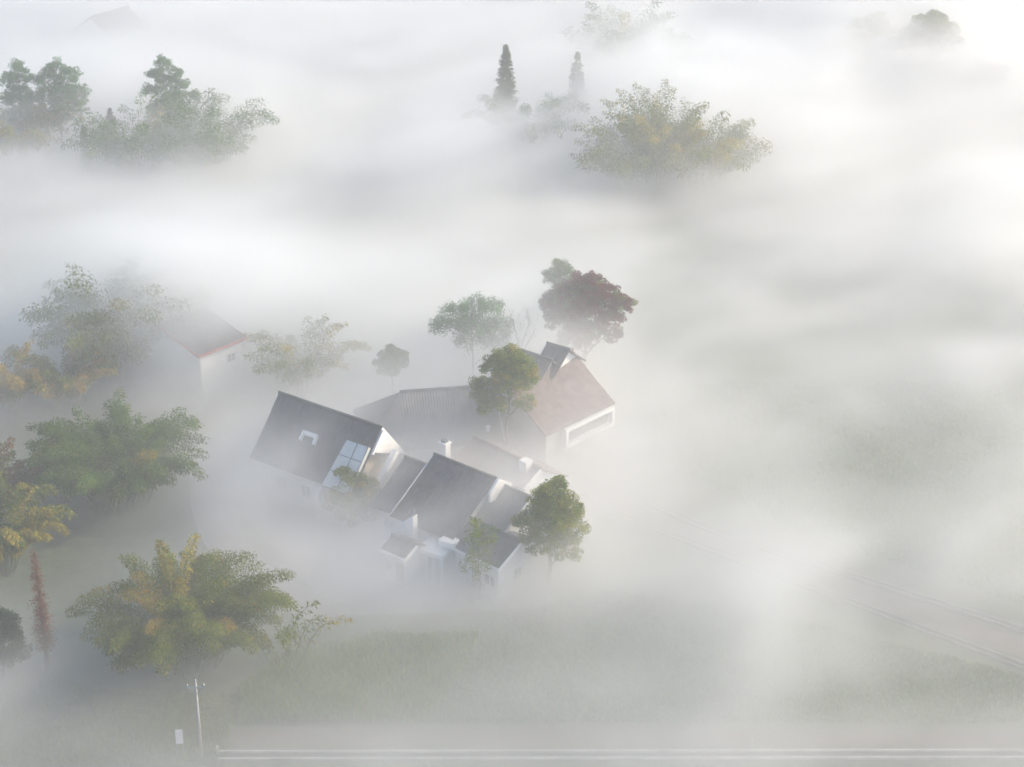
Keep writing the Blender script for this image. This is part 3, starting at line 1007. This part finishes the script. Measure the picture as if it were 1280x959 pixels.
# pale trees upper left
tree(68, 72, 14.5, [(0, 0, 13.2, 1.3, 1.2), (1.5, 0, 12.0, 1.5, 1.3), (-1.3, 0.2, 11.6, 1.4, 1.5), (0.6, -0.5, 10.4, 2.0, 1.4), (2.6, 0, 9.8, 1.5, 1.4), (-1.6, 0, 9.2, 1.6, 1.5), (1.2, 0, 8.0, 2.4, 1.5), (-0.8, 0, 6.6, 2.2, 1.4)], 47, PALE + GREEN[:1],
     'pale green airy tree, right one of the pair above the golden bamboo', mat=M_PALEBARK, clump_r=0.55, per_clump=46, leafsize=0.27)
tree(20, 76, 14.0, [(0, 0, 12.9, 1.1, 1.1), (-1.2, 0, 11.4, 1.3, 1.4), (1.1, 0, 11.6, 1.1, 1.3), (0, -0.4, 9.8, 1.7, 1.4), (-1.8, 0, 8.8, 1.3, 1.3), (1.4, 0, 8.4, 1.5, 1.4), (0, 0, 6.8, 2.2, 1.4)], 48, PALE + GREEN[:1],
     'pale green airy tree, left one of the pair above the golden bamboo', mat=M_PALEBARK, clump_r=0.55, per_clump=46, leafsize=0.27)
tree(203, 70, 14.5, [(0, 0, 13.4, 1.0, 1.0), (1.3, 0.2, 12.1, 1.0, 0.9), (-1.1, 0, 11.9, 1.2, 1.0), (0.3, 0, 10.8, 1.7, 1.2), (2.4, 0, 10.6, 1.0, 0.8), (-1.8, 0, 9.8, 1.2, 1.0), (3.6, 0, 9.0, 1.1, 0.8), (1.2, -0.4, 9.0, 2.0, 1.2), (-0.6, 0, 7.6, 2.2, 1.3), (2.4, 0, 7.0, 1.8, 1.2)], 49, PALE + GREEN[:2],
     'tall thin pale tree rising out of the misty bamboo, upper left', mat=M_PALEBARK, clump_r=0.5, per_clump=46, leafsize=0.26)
# upper right
tree(1092, 22, 11, [(0, 0, 9.6, 3.0, 1.6), (-3.0, 0, 7.6, 2.6, 1.6), (2.6, 0, 8.0, 2.6, 1.6), (-0.5, -1, 6.4, 3.6, 1.8)], 50, FRESH + GOLD[:1],
     'far yellow-green bushy tree left of the round tree, upper right', clump_r=0.9, per_clump=100, leafsize=0.42)
tree(1166, 15, 13, [(0, 0, 11.2, 2.8, 1.7), (-2.2, 0, 9.6, 2.4, 1.6), (2.4, 0, 9.6, 2.4, 1.6), (0, -1, 8.4, 3.2, 1.8)], 51, OLIVE,
     'far round-topped tree above the pinkish roof, upper right', clump_r=0.8, per_clump=110, leafsize=0.4)
# shrubs at the left house and beside the farm road
tree(432, 584, 5.6, [(-0.3, 0, 4.9, 0.6, 0.5), (0.8, 0, 4.3, 1.0, 0.6), (1.8, 0.2, 3.8, 0.8, 0.5), (0.2, 0.1, 3.3, 1.3, 0.8), (1.6, 0, 2.7, 1.4, 0.8), (-0.6, -.2, 2.4, 1.2, 0.8), (0.6, -.6, 1.7, 1.9, 0.9)], 53, OLIVE + FRESH[:1],
     'scraggly garden tree in front of the glazed bay', warm=ORANGE + GOLD, warm_share=0.2, clump_r=0.42, per_clump=100, leafsize=0.2, trunk_r=0.09)
tree(598, 646, 7.6, [(0, 0, 6.8, 0.8, 0.7), (0.5, 0, 5.8, 1.1, 0.8), (-0.5, 0, 5.4, 1.0, 0.8), (0.2, 0, 4.4, 1.3, 0.8), (-0.3, 0, 3.3, 1.3, 0.8)], 54, FRESH, 'slim faint yellow-green tree in front of the broad white eaves board', clump_r=0.42, per_clump=18, leafsize=0.17, trunk_r=0.05)
tree(-6, 766, 6.0, [(0, 0, 4.6, 1.6, 1.3), (0.3, 0, 3.0, 1.8, 1.4)], 55, DEEP, 'dark rounded bush at the left edge below the rust-red conifer', clump_r=0.5, per_clump=130, leafsize=0.2, trunk_r=0.1)

# conifers
x, y = top_at(632, 57, 14.5)
tb, me = conifer_meshes(14.5, 2.2, 61, DEEP + GREEN, 20000, 0.32)
add_tree('conifer', (x, y), 0, tb, M_BARK, me, 'pointed dark conifer standing alone, upper middle', 'tree')
x, y = top_at(722, 66, 11.0)
tb, me = conifer_meshes(11.0, 1.9, 65, DEEP + GREEN, 9000, 0.32)
add_tree('conifer', (x, y), 0, tb, M_BARK, me, 'small misty conifer right of the pointed one, upper middle', 'tree')
x, y = top_at(42, 690, 10.6)
tb, me = conifer_meshes(10.6, 0.75, 62, RUST, 3000, 0.18, 0.22, 0.0)
add_tree('conifer', (x, y), 0, tb, M_BARK, me, 'slender rust-red conifer at the left, beside the big olive-green bamboo', 'tree')
x, y = top_at(137, 136, 8.5)
tb, me = conifer_meshes(8.5, 1.5, 63, DEEP, 4500, 0.32)
add_tree('conifer', (x, y), 0, tb, M_BARK, me, 'small misty conifer in front of the low bamboo, upper left', 'tree')
x, y = top_at(104, 158, 7.5)
tb, me = conifer_meshes(7.5, 0.9, 64, DEEP, 2600, 0.3)
add_tree('conifer', (x, y), 0, tb, M_BARK, me, 'thin faint conifer just right of the golden bamboo, upper left', 'tree')

# bare tree
x, y = top_at(651, 360, 11.0)
add_tree('bare_tree', (x + 0.6, y), 0, bare_mesh(10.2, 5), M_PALEBARK, None, 'leafless tree left of the dark red tree', 'tree')

# ================================================================== SMALL THINGS
x, y, _ = P(252, 948)
ph = 6.3
up = empty('utility_pole', (x, y, 0), R(4), 'pale concrete utility pole with a crossarm of insulators in front of the bamboo', 'utility pole')
m = MB(); m.tube([(0, 0, -0.2), (0, 0, ph * 0.5), (0, 0, ph)], [0.13, 0.11, 0.09], 12); m.build('pole', M_CONC, up, True)
m = MB(); m.box((0, -0.12, ph - 0.35), (1.25, 0.09, 0.10)); ca = m.build('crossarm', M_METAL, up)
for dx in (-0.55, 0.0, 0.55):
    m = MB()
    zz = ph - 0.30 if dx else ph
    yy = -0.12 if dx else 0.0
    m.tube([(dx, yy, zz), (dx, yy, zz + 0.08), (dx, yy, zz + 0.10), (dx, yy, zz + 0.17), (dx, yy, zz + 0.19), (dx, yy, zz + 0.27)], [0.03, 0.03, 0.085, 0.085, 0.06, 0.05], 10)
    m.build('insulator', M_CERAMIC, ca, True)
for s in (-1, 1):
    m = MB(); m.bar((s * 0.5, -0.12, ph - 0.38), (0, -0.11, ph - 0.95), 0.04, 0.04); m.build('brace', M_METAL, up)

x, y, _ = P(226, 944)
sg = empty('notice_board', (x, y, 0), R(6), 'small white blank notice board left of the utility pole', 'notice board')
m = MB(); m.box((0, 0, 1.55), (0.52, 0.05, 1.15)); m.build('panel', M_FRAME, sg)
for s in (-1, 1):
    m = MB(); m.box((s * 0.2, 0.05, 0.9), (0.05, 0.05, 2.1)); m.build('post', M_METAL, sg)

# ================================================================== GROUND COVER
def blades(name, region, n, hgt, wid, pal, seed):
    """upright crop blades scattered in a ground polygon given by photograph spots"""
    r2 = np.random.default_rng(seed)
    poly = np.array([P(*q)[:2] for q in region])
    lo, hi = poly.min(0), poly.max(0)
    pts = []
    while sum(len(a) for a in pts) < n:
        q = r2.uniform(lo, hi, (n, 2))
        ins = np.zeros(len(q), bool)
        j = len(poly) - 1
        for i in range(len(poly)):
            a, b = poly[i], poly[j]
            cnd = (a[1] > q[:, 1]) != (b[1] > q[:, 1])
            xx = (b[0] - a[0]) * (q[:, 1] - a[1]) / (b[1] - a[1] + 1e-9) + a[0]
            ins ^= cnd & (q[:, 0] < xx)
            j = i
        pts.append(q[ins])
    q = np.concatenate(pts)[:n]
    clump = np.sin(q[:, 0] * 1.1 + np.sin(q[:, 1] * 0.7)) * np.sin(q[:, 1] * 0.9 + 1) + np.sin(q[:, 0] * 0.35 + q[:, 1] * 0.22)
    h = hgt * np.clip(0.75 + 0.28 * clump + r2.normal(0, 0.15, n), 0.2, 1.6)
    ax = np.stack([r2.normal(0, 0.38, n), r2.normal(0, 0.38, n), np.ones(n)], 1)
    ax = unit(ax)
    sd = unit(np.cross(ax, r2.normal(size=(n, 3))))
    cen = np.stack([q[:, 0], q[:, 1], h * 0.48], 1)
    pal = np.array(pal)
    c = pal[r2.integers(0, len(pal), n)] * (1 + r2.normal(0, 0.2, (n, 1)))
    me = leaf_mesh(name, cen, ax, sd, h, np.full(n, wid) * r2.uniform(0.6, 1.4, n), np.clip(c, 0.01, 0.5))
    me.materials.append(M_LEAF)
    o = bpy.data.objects.new(name, me)
    COL.objects.link(o)
    return tag(o, kind='stuff')


blades('tall_grass', [(300, 905), (300, 860), (380, 815), (470, 795), (600, 800), (560, 870), (520, 905)], 26000, 0.95, 0.10, FRESH + PALE, 71)
blades('crop_rows', [(520, 905), (560, 860), (600, 770), (760, 740), (1010, 780), (1290, 850), (1290, 905)], 45000, 0.45, 0.12, GREEN + PALE, 72)
blades('grass', [(0, 958), (0, 830), (110, 860), (300, 870), (280, 958)], 14000, 0.4, 0.09, GREEN + OLIVE, 73)
blades('meadow_grass', [(790, 560), (830, 480), (1290, 480), (1290, 760), (1000, 668)], 30000, 0.4, 0.14, GREEN + PALE[:1], 74)

# ================================================================== FOG
X0, X1, Y0, Y1, Z1 = -130.0, 130.0, 84.0, 420.0, 20.0
VX, VZ = 1.5, 0.8
NX, NY, NZ = int((X1 - X0) / VX), int((Y1 - Y0) / VX), int(Z1 / VZ)
gx, gy = np.meshgrid(X0 + (np.arange(NX) + 0.5) * VX, Y0 + (np.arange(NY) + 0.5) * VX)

# where the fog lies thick and thin: (spot in the photograph, radius in metres across / in depth, amount, extra height)
amount = 1.1 + 0.5 * np.clip((gy - 160) / 120, 0, 1)
top = np.full_like(gx, 6.5)
BANKS = [
    (20, 880, 4, 6, 1.2, 1.0), (120, 640, 9, 12, -0.45, -1.5), (60, 760, 10, 12, -0.45, -1), (520, 840, 14, 8, -0.3, -1.2), (180, 920, 10, 5, -0.4, -1),
    (800, 830, 24, 9, -0.2, -0.7), (60, 500, 8, 8, -0.3, -0.5),
    # low and dense between the house walls
    (395, 628, 9, 7, 2.4, -1.2), (540, 690, 11, 7, 3.0, -1.2), (620, 745, 9, 6, 2.2, -1.0), (325, 625, 6, 6, 0.4, 2.2), (628, 690, 5, 4, 0.2, 1.6), (540, 520, 8, 6, -0.2, -0.4),
    (690, 530, 6, 7, 0.2, 0.3), (630, 590, 6, 5, 0.4, 0.8), (755, 590, 6, 6, 0.8, 0.5), (265, 470, 9, 9, 2.6, 5.0), (130, 450, 11, 8, 0.6, 3.2), (700, 500, 5, 7, 0.1, 1.6), (350, 450, 30, 9, 0.8, 4.0), (590, 470, 7, 7, 0.7, 4.2), (140, 440, 8, 8, 0.3, 1.5),
    (400, 460, 8, 7, 0.4, 1.0), (840, 540, 8, 8, 0.5, 1.5),
    # open country behind
    (240, 290, 40, 25, 0.35, 0.8), (620, 250, 14, 12, 0.8, 2.5), (620, 195, 14, 14, -0.3, -1.0), (470, 310, 18, 10, -0.3, -1.0), (800, 290, 14, 10, -0.3, -1),
    (1020, 590, 24, 18, -0.35, -0.5), (1100, 400, 30, 30, 0.2, 0.6), (960, 340, 12, 9, -0.3, -0.5), (1100, 860, 16, 8, 0.4, 0.4), (1050, 735, 25, 7, 0.8, 0.8), (820, 650, 12, 7, 0.7, 0.8), (600, 525, 11, 9, 0.1, 3.0), (430, 575, 10, 8, 0.15, 1.5), (560, 600, 9, 6, 0.1, 1.6),
    (1100, 90, 50, 50, 0.8, 4.0), (400, 110, 50, 40, 0.5, 2.0), (700, 30, 80, 45, 0.6, 3.6), (330, 370, 12, 8, 0.5, 1.0), (830, 230, 22, 20, 0.4, 1.8), (80, 190, 30, 16, 0.3, 1.5),
    (150, 60, 25, 25, 0.5, 2.0), (1140, 80, 24, 14, 0.5, 6.0), (785, 50, 16, 14, 0.4, 4.0), (690, 150, 14, 12, 0.4, 2.5), (840, 205, 16, 11, 0.6, 4.4), (200, 170, 18, 10, 0.4, 3.0), (60, 170, 12, 10, 0.3, 1.5), (55, 700, 5, 6, -0.3, -1.0),
]
for px, py, rx, ry, am, ht in BANKS:
    x, y, _ = P(px, py)
    w = np.exp(-(((gx - x) / rx) ** 2 + ((gy - y) / ry) ** 2))
    amount += am * w
    top += ht * w
amount = np.clip(amount, 0.12, 4)
top = np.clip(top, 2.5, 17)

fm = bpy.data.meshes.new('fog')
fm.vertices.add(NX * NY)
fm.vertices.foreach_set('co', np.stack([gx, gy, np.zeros_like(gx)], -1).reshape(-1))
for nm, arr in (('amount', amount), ('top', top)):
    at = fm.attributes.new(nm, 'FLOAT', 'POINT')
    at.data.foreach_set('value', arr.reshape(-1).astype(np.float32))


def volume_mat(name, colour, density, aniso):
    m = bpy.data.materials.new(name)
    m.use_nodes = True
    nt = m.node_tree
    nt.nodes.clear()
    o = nt.nodes.new('ShaderNodeOutputMaterial')
    v = nt.nodes.new('ShaderNodeVolumePrincipled')
    v.inputs['Color'].default_value = (*colour, 1)
    v.inputs['Density'].default_value = density
    v.inputs['Anisotropy'].default_value = aniso
    nt.links.new(v.outputs[0], o.inputs['Volume'])
    return m


FOG_D, HAZE_D, ANI = 0.22, 0.0015, 0.45
M_FOG = volume_mat('fog', (0.970, 0.984, 0.992), FOG_D, ANI)
fm.materials.append(M_FOG)
fog = bpy.data.objects.new('fog', fm)
COL.objects.link(fog)
tag(fog, kind='stuff')
ng = bpy.data.node_groups.new('fog', 'GeometryNodeTree')
ng.interface.new_socket('Geometry', in_out='INPUT', socket_type='NodeSocketGeometry')
ng.interface.new_socket('Geometry', in_out='OUTPUT', socket_type='NodeSocketGeometry')
N, LK = ng.nodes.new, ng.links.new
gi, go = N('NodeGroupInput'), N('NodeGroupOutput')
vc, smt = N('GeometryNodeVolumeCube'), N('GeometryNodeSetMaterial')
smt.inputs['Material'].default_value = M_FOG
vc.inputs['Min'].default_value = (X0, Y0, -0.4)
vc.inputs['Max'].default_value = (X0 + NX * VX, Y0 + NY * VX, Z1)
vc.inputs['Resolution X'].default_value = NX
vc.inputs['Resolution Y'].default_value = NY
vc.inputs['Resolution Z'].default_value = NZ


def MT(op, a, b=None, c=None, clamp=False):
    m = N('ShaderNodeMath')
    m.operation = op
    m.use_clamp = clamp
    for i, v in enumerate((a, b, c)):
        if v is None:
            continue
        if isinstance(v, (int, float)):
            m.inputs[i].default_value = v
        else:
            LK(v, m.inputs[i])
    return m.outputs[0]


pos, sx = N('GeometryNodeInputPosition'), N('ShaderNodeSeparateXYZ')
LK(pos.outputs[0], sx.inputs[0])
ix = MT('MINIMUM', MT('MAXIMUM', MT('FLOOR', MT('DIVIDE', MT('SUBTRACT', sx.outputs[0], X0), VX)), 0), NX - 1)
iy = MT('MINIMUM', MT('MAXIMUM', MT('FLOOR', MT('DIVIDE', MT('SUBTRACT', sx.outputs[1], Y0), VX)), 0), NY - 1)
idx = MT('MULTIPLY_ADD', iy, NX, ix)


def sample(nm):
    na = N('GeometryNodeInputNamedAttribute')
    na.data_type = 'FLOAT'
    na.inputs['Name'].default_value = nm
    si = N('GeometryNodeSampleIndex')
    si.data_type = 'FLOAT'
    LK(gi.outputs[0], si.inputs['Geometry'])
    LK(na.outputs[0], si.inputs['Value'])
    LK(idx, si.inputs['Index'])
    return si.outputs[0]


def fnoise(scale, detail, stretch, rot, dist=0.0):
    mp = N('ShaderNodeVectorRotate')
    mp.rotation_type = 'Z_AXIS'
    mp.inputs['Angle'].default_value = rot
    LK(pos.outputs[0], mp.inputs['Vector'])
    vm = N('ShaderNodeVectorMath')
    vm.operation = 'MULTIPLY'
    vm.inputs[1].default_value = stretch
    LK(mp.outputs[0], vm.inputs[0])
    no = N('ShaderNodeTexNoise')
    no.inputs['Scale'].default_value = scale
    no.inputs['Detail'].default_value = detail
    no.inputs['Roughness'].default_value = 0.55
    no.inputs['Distortion'].default_value = dist
    LK(vm.outputs[0], no.inputs['Vector'])
    return no.outputs[0]


big = fnoise(0.030, 2, (1, 0.8, 1.5), R(20), 0.6)
wisp = fnoise(0.075, 5, (0.55, 1.3, 1.6), R(-28), 1.2)
fld = MT('ADD', MT('MULTIPLY', MT('SUBTRACT', big, 0.5), 2.4), MT('MULTIPLY', MT('SUBTRACT', wisp, 0.5), 2.6))
zt = MT('DIVIDE', sx.outputs[2], sample('top'))
# full near the ground, thinning out over the top of the bank; the noise lifts and sinks that top
body = MT('ADD', MT('SUBTRACT', 1.0, MT('MULTIPLY', MT('POWER', zt, 1.1), 0.80)), MT('MULTIPLY', fld, 0.62))
soft = N('ShaderNodeMapRange')
soft.interpolation_type = 'SMOOTHSTEP'
soft.inputs['From Min'].default_value = -0.30
soft.inputs['From Max'].default_value = 1.7
LK(body, soft.inputs['Value'])
cap = N('ShaderNodeMapRange')
cap.interpolation_type = 'SMOOTHSTEP'
for k_, v_ in (('From Min', 1.15), ('From Max', 1.95), ('To Min', 1.0), ('To Max', 0.0)):
    cap.inputs[k_].default_value = v_
LK(zt, cap.inputs['Value'])
LK(MT('MULTIPLY', MT('MULTIPLY', MT('POWER', soft.outputs[0], 1.5), cap.outputs[0]), sample('amount')), vc.inputs['Density'])
LK(vc.outputs[0], smt.inputs[0])
LK(smt.outputs[0], go.inputs[0])
fog.modifiers.new('fog', 'NODES').node_group = ng

# thin even haze through all the air
hz = MB()
hz.hexa([(-260, -40, -1), (260, -40, -1), (260, 480, -1), (-260, 480, -1), (-260, -40, 83), (260, -40, 83), (260, 480, 83), (-260, 480, 83)])
tag(hz.build('haze', volume_mat('haze', (0.97, 0.98, 1.0), HAZE_D, ANI)), kind='stuff')

# ================================================================== RENDER SETTINGS
cy = sc.cycles
cy.max_bounces = 12
cy.diffuse_bounces = 2
cy.glossy_bounces = 2
cy.transmission_bounces = 2
cy.volume_bounces = 8
cy.volume_step_rate = 3.0
cy.volume_max_steps = 256
cy.use_adaptive_sampling = True
cy.adaptive_threshold = 0.02
cy.use_denoising = True
cy.caustics_reflective = False
cy.caustics_refractive = False
sc.view_settings.view_transform = 'Standard'
sc.view_settings.look = 'None'
sc.view_settings.gamma = 1.0
sc.view_settings.exposure = 0.64
